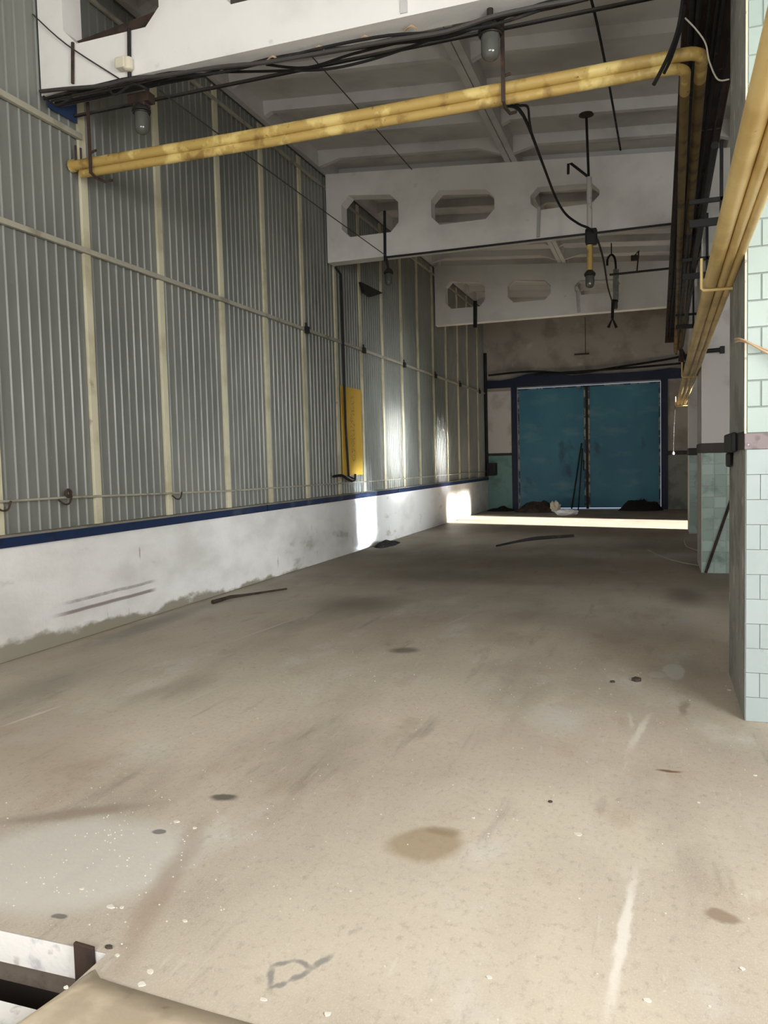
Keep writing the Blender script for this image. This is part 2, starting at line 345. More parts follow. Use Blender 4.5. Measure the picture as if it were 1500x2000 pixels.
# ------------------------------------------------------------------ floor with the pit
PX0, PX1, PY0, PY1 = -3.6, -1.56, .1, 1.87
fm = MB()
def quad(x0, x1, y0, y1, z=0):
    b = len(fm.v); fm.v += [Vector(p) for p in ((x0,y0,z),(x1,y0,z),(x1,y1,z),(x0,y1,z))]; fm.f.append([b, b+1, b+2, b+3])
quad(-5.2, 3.4, PY1, 23.2); quad(PX1, 3.4, PY0, PY1); quad(-5.2, PX0, PY0, PY1); quad(-5.2, 3.4, -6, PY0)
floor = struct(fm.build('floor', 'floor'))
pit = thing('floor_pit', (-2.5, 1, -.9), None, None, kind='structure')
MB().box(PX0-.05, PX1+.04, PY1+.001, PY1+.06, -.105, -.004).build('pit_lip', 'pit_white', pit)
MB().box(PX0-.05, PX1+.06, PY1+.02, PY1+.07, -.18, -.105).build('steel_channel', 'pit_grey', pit)
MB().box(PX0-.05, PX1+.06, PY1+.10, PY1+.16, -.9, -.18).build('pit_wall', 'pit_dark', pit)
MB().box(PX0-.05, PX1+.06, PY0, PY1-.14, -.30, -.11).build('pit_ledge', 'pit_white', pit)
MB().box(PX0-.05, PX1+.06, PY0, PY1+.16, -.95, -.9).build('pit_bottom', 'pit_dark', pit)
MB().box(PX0-.1, PX0-.04, PY0, PY1+.1, -.9, -.004).build('pit_wall', 'pit_white', pit)
MB().box(PX1+.05, PX1+.1, PY0, PY1+.1, -.9, -.004).build('pit_wall', 'pit_white', pit)
MB().box(PX0, PX1+.05, PY0-.05, PY0, -.9, -.004).build('pit_wall', 'pit_white', pit)
# steel stub at the pit corner
tag(MB().prism([Vector((-1.672, 1.868, -.16)), Vector((-1.602, 1.868, -.16)), Vector((-1.602, 1.868, .015)), Vector((-1.672, 1.868, .02))], (0, -.012, 0)).build('steel_stub', 'rust', None, .002),
    'short brown steel stub standing at the corner of the floor pit', 'steel stub')
# bent plate over the pit edge
pm = MB(); nx, ny = 26, 16
for j in range(ny+1):
    for i in range(nx+1):
        u = i/nx; v_ = j/ny
        y = .3 + v_*1.47
        xl = -1.60 + .05*max(0, (v_-.80)/.2) + .012*math.sin(v_*9)
        x = xl + (u**1.6)*(.95 + .0*v_)
        far_drop = max(0, (v_-.90)/.10)
        z = .045*(1-math.exp(-u*22))*(1-u)**.7 - .16*math.exp(-u*34) + .006*mnoise.noise(Vector((x*6, y*6, 0)))
        z = z*(1-far_drop*.9*(1 if u > .12 else .3)) + .002
        y -= .10*u*v_*v_*.6
        pm.v.append(Vector((x, y, z)))
for j in range(ny):
    for i in range(nx):
        a = j*(nx+1)+i; pm.f.append([a, a+1, a+nx+2, a+nx+1])
pm.smooth = True
pl = pm.build('cover_plate', 'plate')
sm_ = pl.modifiers.new('thick', 'SOLIDIFY'); sm_.thickness = .012; sm_.offset = -1
tag(pl, 'dusty tan steel plate bent down over the edge of the floor pit', 'cover plate')

# ------------------------------------------------------------------ left wall
wl = thing('wall_left', (-4.9, 10, 0), kind='structure')
MB().box(-5.05, -4.80, -5, 23.1, 0, 6.2).build('wall_core', 'core', wl)
ends = POST_Y + [22.68]
for a, b in zip(ends[:-1], ends[1:]):
    m = MB(); n = 10; p = (b-a)/n; prof = []
    for k in range(n):
        y = a+k*p
        prof += [(y+.02*p, 0), (y+.76*p, 0), (y+.82*p, .013), (y+.92*p, .013)]
        prof += [(y+.98*p, 0)]
    prof += [(b, 0)]
    prof = sorted(set(prof)); nz = 1; zs = (.93, 5.76)
    for z in zs: m.v += [Vector((XW+dx, y, z)) for y, dx in prof]
    q = len(prof)
    for i in range(q-1): m.f.append([i, i+1, q+i+1, q+i])
    m.f = [f[::-1] for f in m.f]
    m.build('corrugated_panel', 'panel', wl)
for y in POST_Y[1:]:
    j = random.uniform(-.008, .008)
    MB().box(XW+.001, XW+.030, y-.045+j, y+.045+j, .95, 3.33).build('batten', 'cream', wl, .004)
    MB().box(XW+.001, XW+.028, y-.04-j, y+.05-j, 3.37, 5.74).build('batten', 'cream', wl, .004)
MB().box(XW+.018, XW+.055, -3.3, 22.66, 3.33, 3.375).build('rail', 'rail', wl, .003)
MB().box(XW+.018, XW+.055, -3.3, 5.83, 4.295, 4.345).build('rail', 'rail', wl, .003)
MB().box(XW+.018, XW+.040, 5.9, 22.66, 5.57, 5.61).build('rail', 'rail', wl)
MB().tube([(XW+.045, 0, 1.24), (XW+.045, 5.4, 1.215), (XW+.045, 8.1, 1.16), (XW+.045, 13, 1.125), (XW+.045, 22.6, 1.115)], .010, 6).build('hanging_rod', 'rail', wl)
MB().prism([Vector((XW+.032, 5.44, 4.42)), Vector((XW+.032, 5.79, 4.42)), Vector((XW+.032, 5.79, 4.62)), Vector((XW+.032, 5.44, 4.50))], (.006, 0, 0)).build('blue_sheet', 'blue_sheet', wl)
MB().prism([Vector((XW+.022, 6.905, 1.13)), Vector((XW+.022, 6.985, 1.16)), Vector((XW+.022, 6.96, 1.35)), Vector((XW+.022, 6.935, 1.48))], (.005, 0, 0)).build('torn_slit', 'black', wl)
# low plinth wall and its blue ledge
plm = MB(); nyp = 60
plinth = MB().box(-4.80, XP, -5, 22.69, 0, .93).build('wall_plinth', 'plinth', None, .01); struct(plinth)
led = thing('trim_1', (-4.72, 9, .93), kind='structure')
MB().box(-4.79, XP+.022, -5, 22.66, .945, .962).build('ledge_mortar', 'ledge_top', led)
MB().box(-4.74, XP+.028, -5, 22.66, .868, .945).build('blue_angle', 'ledge', led, .006)
for py_ in (8.9, 14.2): MB().box(XP+.02, XP+.034, py_, py_+.02, .87, .95).build('angle_joint', 'black', led)

# things fixed to the left wall
for i, y in enumerate((10.35, 12.65, 14.9, 17.2, 19.5, 21.8)):
    o = MB().box(XW+.056, XW+.10, y-.045, y+.045, 3.29, 3.385).box(XW+.056, XW+.075, y-.02, y+.02, 3.385, 3.44).build('rail_clamp', 'black', None, .004)
    tag(o, ['black clamp on the wall rail, nearest the camera', 'black clamp on the wall rail above the yellow board', 'black rail clamp, third from the camera', 'black rail clamp, fourth from the camera', 'black rail clamp, second from the far corner', 'black rail clamp nearest the far corner'][i], 'clamp', 'black clamps on the wall rail')
sg = MB().box(XW+.034, XW+.046, 11.63, 12.53, 1.25, 2.67).build('notice_board', 'sign', None, .003)
tag(sg, 'tall yellow notice board with faded writing on the corrugated wall', 'notice board')
bc = MB().tube([(XW+.07, 11.50, 4.46), (XW+.07, 11.70, 4.40), (XW+.075, 11.71, 3.3), (XW+.075, 11.72, 2.0), (XW+.08, 11.78, 1.24), (XW+.09, 11.95, 1.20)], .018, 8).build('wall_conduit', 'black')
tag(bc, 'thin black conduit running down the wall beside the yellow board', 'conduit')
hk = MB().tube([(XW+.08, 11.15, 1.25), (XW+.10, 11.45, 1.26), (XW+.10, 11.62, 1.21), (XW+.10, 11.86, 1.16)], .022, 7, curve=3).tube([(XW+.10, 11.86, 1.16), (XW+.10, 12.0, 1.17), (XW+.10, 12.02, 1.27)], .016, 6).build('pipe_hook', 'black')
tag(hk, 'black bent hook below the yellow board at the wall rod', 'hook')
cp = MB().tube([(XW+.07, 22.62, .98), (XW+.07, 22.62, 4.5)], .045, 8).build('corner_pipe', 'black')
tag(cp, 'black vertical pipe in the far left corner beside the gate', 'pipe')
for i, (y, z, l, big) in enumerate([(4.72, 1.19, 'rusty wire hook on the wall rod at the left picture edge', 0), (5.39, 1.20, 'round rusty bracket hanging on the wall rod', 1), (7.02, 1.16, 'rusty wire hook on the wall rod beside the torn slit', 0)]):
    m = MB().tube([(XW+.05, y-.07, z), (XW+.07, y-.02, z-.04), (XW+.08, y+.03, z-.03), (XW+.08, y+.06, z+.03)], .008, 6, curve=4)
    if big:
        m.tube([(XW+.07+.0*a, y+.03+.028*math.cos(a), z+.05+.028*math.sin(a)) for a in [k*math.pi/5 for k in range(11)]], .014, 6)
    tag(m.build('wall_hook', 'rust'), l, 'hook', 'hooks on the wall rod')
bk = MB().prism([Vector((-4.70, 12.5, 4.44)), Vector((-4.70, 13.6, 4.47)), Vector((-4.70, 12.95, 4.28)), Vector((-4.70, 12.65, 4.30))], (.05, 0, 0)).build('wall_bracket', 'black')
tag(bk, 'black triangular bracket on the wall behind the second beam', 'bracket')

# ------------------------------------------------------------------ beams
HOLES = [(-4.48, -3.585, 4.82, .125), (-3.09, -2.17, 4.835, .125), (-1.665, -.745, 4.865, .10)]
def beam(y, label, th=.22):
    bm = bmesh.new(); x0, x1 = -4.725, 3.2
    loops = [[(x0, ZB), (x1, ZB), (x1, zr(x1)-.001), (x0, zr(x0)-.001)]]
    for hx0, hx1, hz, ch in HOLES:
        t0 = zr(hx0)-.34; t1 = zr(hx1)-.34
        if hz > 4.85: t0 -= .03; t1 -= .0
        loops.append([(hx0, hz+ch), (hx0+ch, hz), (hx1-ch, hz), (hx1, hz+ch), (hx1, t1-ch), (hx1-ch, t1), (hx0+ch, t0), (hx0, t0-ch)])
    ed = []
    for lp in loops:
        vs = [bm.verts.new((px, y, pz_)) for px, pz_ in lp]
        for i in range(len(vs)): ed.append(bm.edges.new((vs[i], vs[(i+1) % len(vs)])))
    bmesh.ops.triangle_fill(bm, use_beauty=True, use_dissolve=False, edges=ed)
    r = bmesh.ops.extrude_face_region(bm, geom=bm.faces[:])
    bmesh.ops.translate(bm, verts=[g for g in r['geom'] if isinstance(g, bmesh.types.BMVert)], vec=(0, th, 0))
    bmesh.ops.recalc_face_normals(bm, faces=bm.faces)
    for v in bm.verts: v.co -= Vector((-.8, y, ZB))
    me = bpy.data.meshes.new('ceiling_beam'); bm.to_mesh(me); bm.free(); me.materials.append(M['beam'])
    o = bpy.data.objects.new('ceiling_beam', me); C.objects.link(o); o.location = (-.8, y, ZB); o['_o'] = (-.8, y, ZB)
    tag(o, label, 'beam', 'white ceiling beams')
    return o
b1 = beam(Y1, 'nearest white concrete beam, cut by the top picture edge')
b2 = beam(Y2, 'middle white concrete beam with three octagonal openings')
b3 = beam(Y3, 'farthest white concrete beam, closest to the blue gate')
# perforated strip on the front beam
MB().box(-1.66, -1.61, Y1-.012, Y1-.001, ZB+.02, 5.4).build('perforated_strip', 'slab', b1)
MB().prism([Vector((-4.45, Y1+.10, 4.822)), Vector((-3.74, Y1+.10, 4.822)), Vector((-3.62, Y1+.10, 4.94)), Vector((-3.62, Y1+.10, 4.99)), Vector((-4.45, Y1+.10, 4.90))], (0, .1, 0)).build('opening_board', 'rust', b1)

# ------------------------------------------------------------------ ribbed roof slabs
ceil_ = thing('ceiling', (-.8, 9, 5.6), kind='structure')
ystops = [-5.0, -.52, 5.48, 11.38, 17.5, 22.98]
xs_ = [-4.77, -1.925, .92, 3.765]
for ya, yb in zip(ystops[:-1], ystops[1:]):
    for xa, xb in zip(xs_[:-1], xs_[1:]):
        xa_, xb_, ya_, yb_ = xa+.006, xb-.006, ya+.006, yb-.006
        sh = lambda x, y, z: (x, y, zr(x)+z)
        m = MB().box(xa_, xb_, ya_, yb_, .22, .30, sh)
        for e0, e1 in ((xa_, xa_+.08), (xb_-.08, xb_)): m.box(e0, e1, ya_, yb_, .0, .22, sh)
        slab = m.build('roof_slab', 'slab', ceil_)
        n = max(2, round((yb-ya-.8)/.91)); e0 = xa_+.08; e1 = xb_-.08
        for k in range(n+1):
            y = ya+.40+(yb-ya-.80)*k/n; end = k in (0, n)
            hl, hz = (.32, .0) if end else (.10, .05)
            prof = [(e0, hz), (e0+hl, .10), (e1-hl, .10), (e1, hz), (e1, .221), (e0, .221)]
            r = MB(); b = 0
            for dy, up in ((-.055, 1), (.055, 1)):
                r.v += [Vector((px, y+dy*(.75 if pz_ < .2 else 1.25), zr(px)+pz_)) for px, pz_ in prof]
            r.f.append([0,1,2,3,4,5][::1]); r.f.append([11,10,9,8,7,6])
            for i in range(6): j = (i+1) % 6; r.f.append([j, i, 6+i, 6+j])
            r.build('cross_rib', 'slab', slab)
# ------------------------------------------------------------------ back wall and gate
wb = thing('wall_back', (-.8, 22.8, 0), kind='structure')
GX0, GX1, GZ = -3.83, .075, 3.47
m = MB().box(-5.05, GX0, YB, YB+.25, 0, 6.3).box(GX1, 3.4, YB, YB+.25, 0, 6.3).box(GX0, GX1, YB, YB+.25, GZ, 6.3)
m.build('wall_core', 'back_plaster', wb)
MB().box(-4.66, -3.97, YB-.02, YB+.001, 1.635, 3.40).build('plaster_panel', 'white_plaster', wb, .006)
MB().box(-4.70, -3.97, YB-.015, YB+.001, 0, 1.56).build('dado', 'turquoise', wb)
MB().box(-4.72, -3.97, YB-.03, YB+.001, 1.56, 1.63).build('band', 'band', wb)
MB().box(.23, 3.2, YB-.015, YB+.001, 0, 1.46).build('dado', 'dado_grey', wb)
MB().box(.23, 3.2, YB-.03, YB+.001, 1.46, 1.57).build('band', 'band', wb)
frame = thing('door_1', (-1.9, YB, 0), kind='structure')
lm = [Vector((-4.70, YB-.06, 3.49))]
lm += [Vector((.75, YB-.06, 3.49))]
xs2 = [.75, .3, -.2, -.8, -1.3, -1.8, -2.3, -2.7, -3.1, -3.5, -3.9, -4.3, -4.70]
lm += [Vector((x, YB-.06, 3.74+.09*mnoise.noise(Vector((x*1.7, 0, 3)))+(.10 if -3.6 < x < -2.4 else 0)-.02*(x < -4))) for x in xs2]
MB().prism(lm, (0, .06, 0)).build('lintel', 'navy', frame)
MB().box(-3.97, GX0+.02, YB-.05, YB+.02, 0, 3.49).build('jamb', 'navy', frame, .005)
MB().box(GX1-.02, .23, YB-.05, YB+.02, 0, 3.49).build('jamb', 'navy', frame, .005)
for (x0, x1) in ((GX0+.03, -1.92), (-1.85, GX1-.03)):
    lf = MB().box(x0, x1, YB+.04, YB+.09, .05, 3.44).build('gate_leaf', 'gate', frame)
    for bx in ((x0, x0+.045, .05, 3.44), (x1-.045, x1, .05, 3.44), (x0, x1, 3.40, 3.44)):
        MB().box(bx[0], bx[1], YB+.025, YB+.04, bx[2], bx[3]).build('edge_strip', 'gate_trim', lf)
    for zc in (1.25, 2.4): MB().box(x0+.05, x1-.05, YB+.033, YB+.04, zc, zc+.03).build('weld_seam', 'gate', lf)
MB().box(-1.92, -1.85, YB+.06, YB+.09, .02, 3.44).build('meeting_gap', 'black', frame)
MB().tube([(-1.98, YB+.02, 1.1), (-1.98, YB-.02, 1.12), (-1.98, YB-.02, 1.35), (-1.98, YB+.02, 1.37)], .014, 6).build('gate_handle', 'black', frame)
# sooty cables over the lintel
for i, (ps, l) in enumerate([([(-4.6, 3.86), (-3.4, 3.90), (-2.2, 3.78), (-1.2, 3.86), (.2, 4.0), (.9, 4.12)], 'black sagging cable above the gate lintel, upper one'), ([(-3.3, 3.80), (-1.4, 3.82), (-.3, 3.84), (.8, 3.88)], 'black cable above the gate lintel, lower one')]):
    tag(MB().tube([(x, YB-.1-.04*i, z) for x, z in ps], .028, 6, curve=4).build('gate_cable', 'rubber'), l, 'cable', 'cables above the gate')
tag(MB().tube([(-1.9, YB-.01, 4.30), (-1.9, YB-.012, 5.3)], .008, 5).box(-2.2, -1.80, YB-.03, YB-.005, 4.28, 4.315).build('wall_fitting', 'rust'), 'small rusty fitting with a thin rod on the wall above the gate', 'fitting')
tag(MB().box(-4.66, -4.40, 22.42, YB-.02, 1.0, 1.36).box(-4.60, -4.5, 22.38, 22.42, 1.05, 1.2).build('switch_box', 'black', None, .01), 'black metal box at the end of the ledge in the far corner', 'box')
lr = MB().tube([(-2.30, 22.45, 0), (-2.03, YB+.02, 1.85)], .022, 6).tube([(-2.12, 22.5, 0), (-2.01, YB+.02, 1.7)], .018, 6).build('leaning_rods', 'black')
tag(lr, 'pair of dark rods leaning against the left gate leaf', 'rods')

# ------------------------------------------------------------------ outer walls (right aisle and behind the camera)
wr = thing('wall_right', (3.3, 9, 0), kind='structure')
for bx in ((-5, 15.55, 0, 6), (17.95, 23.1, 0, 6), (15.55, 17.95, 0, .85), (15.55, 17.95, 4.40, 6)):
    MB().box(3.2, 3.4, bx[0], bx[1], bx[2], bx[3]).build('wall_panel', 'white_plaster', wr)
wf = thing('wall_front', (-.8, -5, 0), kind='structure')
MB().box(-5.05, 3.4, -3.9, -3.7, 0, 6.3).build('wall_panel', 'white_plaster', wf)
for wn_, (x0, x1, y0, y1, z0, z1) in (('window_1', (-2.9, 1.7, -3.7, -3.66, 1.7, 4.1)), ('window_2', (3.16, 3.2, -1.0, 3.4, 1.2, 3.8))):
    wo = thing(wn_, ((x0+x1)/2, (y0+y1)/2, z0), kind='structure')
    MB().box(x0, x1, y0, y1, z0, z1).build('frosted_pane', 'bag', wo)
    e = .05; al = (x1-x0) > (y1-y0)
    for k in range(5):
        if al: xx = x0+(x1-x0)*k/4; MB().box(xx-e/2, xx+e/2, y0-.01, y1+.02, z0-e, z1+e).build('mullion', 'rail', wo)
        else: yy = y0+(y1-y0)*k/4; MB().box(x0-.02, x1+.01, yy-e/2, yy+e/2, z0-e, z1+e).build('mullion', 'rail', wo)
    for zz in (z0, (z0+z1)/2, z1): MB().box(x0-(.0 if al else .02), x1+(.0 if al else .01), y0-.01, y1+(.02 if al else 0), zz-e/2, zz+e/2).build('transom', 'rail', wo)

# ------------------------------------------------------------------ pillars on the right
TP = .1375
tile_me = None
def tile_mesh(name, wdt, hgt, material):
    m = MB(); g, d, bv = (.0007, .006, .0012) if material == 'tile_pale' else (.0020, .007, .003)
    m.v = [Vector(p) for p in ((g, 0, g), (wdt-g, 0, g), (wdt-g, 0, hgt-g), (g, 0, hgt-g), (g+bv, -d, g+bv), (wdt-g-bv, -d, g+bv), (wdt-g-bv, -d, hgt-g-bv), (g+bv, -d, hgt-g-bv))]
    m.f = [[4,5,6,7], [0,1,5,4], [1,2,6,5], [2,3,7,6], [3,0,4,7]]
    me = bpy.data.meshes.new(name); me.from_pydata(m.v, [], m.f); me.materials.append(M[material]); return me
def tiles(par, x0, x1, y, z0, z1, material, bond=True):
    full = tile_mesh('tile', TP, TP, material); half = tile_mesh('tile', TP/2, TP, material); cache = {}
    n = int((z1-z0)/TP+.5); ph = (z1-z0)/n; org = Vector(par['_o'])
    for r in range(n):
        x = x0; off = bond and r % 2
        first = True
        while x < x1-.01:
            wd = TP/2 if (first and off) else TP
            wd = min(wd, x1-x); first = False
            key = round(wd, 4)
            me = full if abs(wd-TP) < 1e-4 else half if abs(wd-TP/2) < 1e-4 else cache.setdefault(key, tile_mesh('tile', wd, TP, material))
            o = bpy.data.objects.new('tile', me); C.objects.link(o); o.parent = par
            o.location = Vector((x, y-random.uniform(0, .0012), z0+r*ph))-org; o.scale.z = ph/TP
            x += wd
def pillar(x0, x1, y0, y1, label, top=ZB):
    p = thing('pillar', ((x0+x1)/2, (y0+y1)/2, 0), label, 'pillar', 'pillars on the right')
    return p
# nearest pillar, tiled front and bare left face
p1 = pillar(.433, .95, 4.607, 5.60, 'nearest pillar with a pale mint tiled front at the right picture edge')
MB().box(.433, .95, 4.607, 5.60, 0, ZB).build('core', 'plaster', p1)
MB().box(.4335, .95, 4.601, 4.607, 0, ZB-.01).build('grout', 'grout', p1)
tiles(p1, .437, .95, 4.601, 0, 1.463, 'tile_pale'); tiles(p1, .437, .95, 4.601, 1.58-.033, 4.44, 'tile_mint')
MB().box(.428, .95, 4.590, 4.601, 1.463, 1.547).build('band', 'band_purple', p1, .003)
MB().box(.427, .437, 4.593, 4.603, 1.547, 4.44).build('corner_strip', 'ceramic', p1)
MB().box(.424, .434, 4.60, 5.60, 1.463, 1.56).build('band', 'band', p1, .003)
p2 = pillar(.488, .99, 10.35, 11.45, 'second pillar from the camera, white above and green tiles below')
MB().box(.488, .99, 10.35, 11.45, 0, ZB).build('core', 'white_plaster', p2)
tiles(p2, .491, .985, 10.349, 0, 1.463, 'tile_green', False)
MB().box(.478, 1.0, 10.335, 11.46, 1.463, 1.58).build('band', 'band', p2, .003)
p3 = pillar(.525, .99, 15.58, 16.35, 'farthest pillar beside the sunlit strip of floor')
MB().box(.525, .99, 15.58, 16.35, 0, ZB).build('core', 'white_plaster', p3)
tiles(p3, .528, .985, 15.579, 0, 1.44, 'tile_green', False)
MB().box(.515, 1.0, 15.565, 16.36, 1.44, 1.57).build('band', 'band', p3, .003)
o = MB().box(.392, .424, 4.95, 5.5, 1.45, 1.565).box(.400, .424, 5.3, 5.48, 1.36, 1.45).build('junction_box', 'black', None, .012)
tag(o, 'sooty black junction box on the side of the nearest pillar', 'junction box')

# ------------------------------------------------------------------ pipes
def pipe(name, pts, r, material, label, group=None, curve=0, n=12):
    return tag(MB().tube(pts, r, n, curve=curve).build(name, material), label, 'pipe', group)
def elbow(cx, cy, z, rad, n=6):   # from +X travel to +Y travel, centre (cx,cy)
    return [(cx+rad*math.sin(a), cy-rad*math.cos(a), z) for a in [k*math.pi/2/n for k in range(n+1)]]
pa = [(-4.73, 5.70, 4.035), (-2.9, 5.70, 4.025), (-1, 5.70, 4.035), (.16, 5.70, 4.045)] + elbow(.175, 5.80, 4.045, .10) + [(.277, 6.1, 4.042)]
pb = [(-4.65, 5.72, 3.965), (-2.9, 5.72, 3.955), (-1, 5.72, 3.965), (.06, 5.72, 3.975)] + elbow(.075, 5.82, 3.975, .10) + [(.178, 6.1, 3.972)]
PA = pipe('overhead_pipe', pa, .042, 'yellow', 'upper of two worn yellow pipes crossing under the front beam', 'yellow pipes crossing the hall')
PB = pipe('overhead_pipe', pb, .036, 'yellow', 'lower of two worn yellow pipes crossing under the front beam', 'yellow pipes crossing the hall')
MB().tube([(.277, 6.1, 4.042), (.315, 9, 3.98), (.37, 13, 3.92), (.44, 18.8, 3.78)], .041, 12).build('far_run', 'shaded_yellow', PA)
MB().tube([(.178, 6.1, 3.972), (.222, 9, 3.92), (.28, 13, 3.86), (.35, 18.8, 3.72)], .035, 12).build('far_run', 'shaded_yellow', PB)
for dz, x in ((4.035, 0),): MB().tube([(-4.735, 5.70, 4.035), (-4.70, 5.70, 4.035)], .052, 12).build('pipe_end', 'yellow', PA)
for x, l in ((-4.49, 'rusty strap hanger holding the yellow pipes near the left wall'), (-1.012, 'rusty strap hanger holding the yellow pipes below the front beam lamp')):
    h = thing('pipe_hanger', (x, 5.70, 3.90), l, 'hanger', 'pipe hangers')
    MB().box(x-.014, x+.014, 5.635, 5.645, 3.92, 4.5).build('strap', 'rust', h)
    MB().tube([(x, 5.64, 3.93), (x, 5.70, 3.905), (x+.02, 5.80, 3.90), (x+.05, 5.86, 3.93)], .012, 6).build('saddle', 'rust', h)
    MB().tube([(x, 5.64, 4.07), (x, 5.66, 4.10), (x+.05, 5.66, 4.11)], .010, 6).build('bolt', 'rust', h)
tag(MB().tube([(-4.665, 5.68, 4.06), (-4.665, 5.68, 4.19)], .010, 6).tube([(-4.63, 5.70, 4.06), (-4.63, 5.70, 4.17)], .009, 6).build('hook_pins', 'rust'), 'two rusty pins standing on the left end of the yellow pipes', 'pins')
for i, (xa, xb, r, l) in enumerate([(.300, .385, .040, 'left and thickest of three pale yellow pipes along the pillars'), (.362, .455, .024, 'middle of three pale yellow pipes along the pillars'), (.408, .52, .022, 'right of three pale yellow pipes along the pillars')]):
    z = 2.472+r
    pipe('pillar_pipe', [(xa-.035, -3, z), (xa, 4, z), (xa+.012, 6, z), (xa+(xb-xa)*.55, 12, z+.01), (xb, 17.8, z+.02)], r, 'ochre', l, 'yellow pipes along the pillars')
for y, l, xw in ((5.40, 'yellow bent rod bracket holding the three pipes at the nearest pillar', .44), (11.2, 'yellow bent rod bracket holding the three pipes at the second pillar', .488), (17.6, 'yellow bent rod bracket at the far end of the three pipes', .62)):
    x0 = .255 + (y-5.4)*.006
    tag(MB().tube([(x0, y, 2.66), (x0, y, 2.475), (x0+.012, y, 2.462), (xw, y, 2.462)], .0095, 8).build('pipe_bracket', 'ochre'), l, 'bracket', 'pipe brackets')

# ------------------------------------------------------------------ cable tray under the beams
tr = thing('cable_tray', (.33, 11, 4.28), 'long dark brown cable tray hung below the beams along the pillars', 'cable tray')
MB().box(.16, .52, -2, 21.5, 4.29, 4.297).build('tray_sheet', 'brown', tr)
for x in (.155, .515): MB().box(x, x+.012, -2, 21.5, 4.285, 4.36).build('side_rail', 'brown', tr)
for k in range(20): MB().box(.167, .515, -1.5+k*1.15, -1.45+k*1.15, 4.278, 4.29).build('rung', 'brown', tr)
for i in range(6):
    x = .20+.05*i; tag(MB().tube([(x+random.uniform(-.01, .01), -2+k*1.9, 4.255+.012*random.random()-.02*(k % 2)) for k in range(13)], random.choice((.012, .016, .02)), 6, curve=3).build('tray_cable', 'rubber'),
        ['leftmost', 'second', 'third', 'fourth', 'fifth', 'rightmost'][i]+' black cable strung below the brown cable tray', 'cable', 'cables below the tray')
for i, (x, z, r, l) in enumerate([(.46, 3.95, .03, 'black pipe running behind the yellow pipes at the right'), (.40, 3.62, .025, 'lower black pipe running along the pillars at the right'), (.33, 3.78, .022, 'thin black pipe hanging below the two yellow pipe runs')]):
    pipe('soot_pipe', [(x-.02, 7.2+i, z+.02), (x, 12, z), (x+.05, 19.5, z-.02)], r, 'black', l, 'black pipes along the pillars')
for y, l in ((8.0, 'black bracket arm under the tray before the second pillar'), (10.28, 'black bracket arm on the face of the second pillar'), (14.2, 'black bracket arm under the tray between the far pillars')):
    tag(MB().box(.27, .72, y-.03, y, 3.53, 3.60).box(.27, .72, y-.03, y, 3.74, 3.78).box(.53, .56, y-.03, y, 3.53, 4.28).build('tray_bracket', 'black', None, .004), l, 'bracket', 'tray brackets')
tag(MB().tube([(.48, 10.29, 2.676), (.70, 10.29, 2.68)], .024, 8).box(.69, .74, 10.27, 10.35, 2.64, 2.72).build('stub_pipe', 'black'), 'short black stub pipe on the face of the second pillar', 'pipe')
tag(MB().tube([(.43, 17.4, 3.61), (.47, 17.3, 3.2), (.56, 17.2, 3.05), (.81, 17.2, 2.91), (1.05, 17.2, 2.74), (1.12, 17.2, 2.70), (1.20, 17.2, 2.47)], .034, 8).build('bent_rod', 'rust'), 'bent rusty pipe sticking out at the far end of the pipes', 'bent pipe')
tag(MB().tube([(.445, 17.6, 3.60), (.62, 17.4, 3.2), (.70, 17.3, 2.8), (.79, 17.2, 2.42)], .04, 7).tube([(.5, 17.2, 2.65), (.79, 17.2, 2.62)], .025, 6).build('pipe_stump', 'black'), 'black pipe stump hanging at the far end of the pipes', 'pipe stump')

# ------------------------------------------------------------------ cables on the front beam
cb = thing('cable_bundle', (-2, 5.5, 4.4), 'tangle of black cables strung along the underside of the front beam', 'cable bundle')
path = [(70, 190), (130, 181), (200, 166), (255, 152), (330, 147), (420, 140), (520, 122), (640, 98), (760, 77), (870, 60), (960, 42), (1050, 18), (1140, -8), (1230, -30), (1330, -50)]
for k in range(8):
    pts = []; ph = random.random()*6
    for i, (px, py) in enumerate(path):
        sag = 7*math.sin(i*1.3+ph)+ (random.uniform(0, 10) if k > 4 else random.uniform(-4, 4))
        q_ = at(px, py+sag, Y=5.33+.042*k if k < 6 else 5.62+.02*k); q_.z = min(q_.z, ZB-.012) if q_.y > Y1-.01 else q_.z; q_.x = max(q_.x, -4.70); pts.append(q_)
    MB().tube(pts, random.choice((.009, .011, .015)), 6, curve=4).build('cable', 'rubber' if k % 3 else 'wire', cb)
for ps, y in (([(400, 141), (480, 140), (560, 138), (640, 135), (720, 118), (800, 92), (870, 66)], 5.62), ([(520, 126), (600, 132), (690, 105), (800, 78)], 5.60), ([(85, 188), (110, 206), (140, 190)], 5.35), ([(210, 168), (225, 185), (260, 165), (290, 175)], 5.36)):
    MB().tube([at(px, py, Y=y) for px, py in ps], .010, 6, curve=5).build('loose_loop', 'rubber', cb)
for i in range(5):
    px = 430+90*i; py = 140-20*i
    MB().tube([at(px, py, Y=5.5), at(px+12, py-10, Y=5.45), at(px+24, py-3, Y=5.5)], .007, 5, curve=3).build('tie', 'copper', cb)
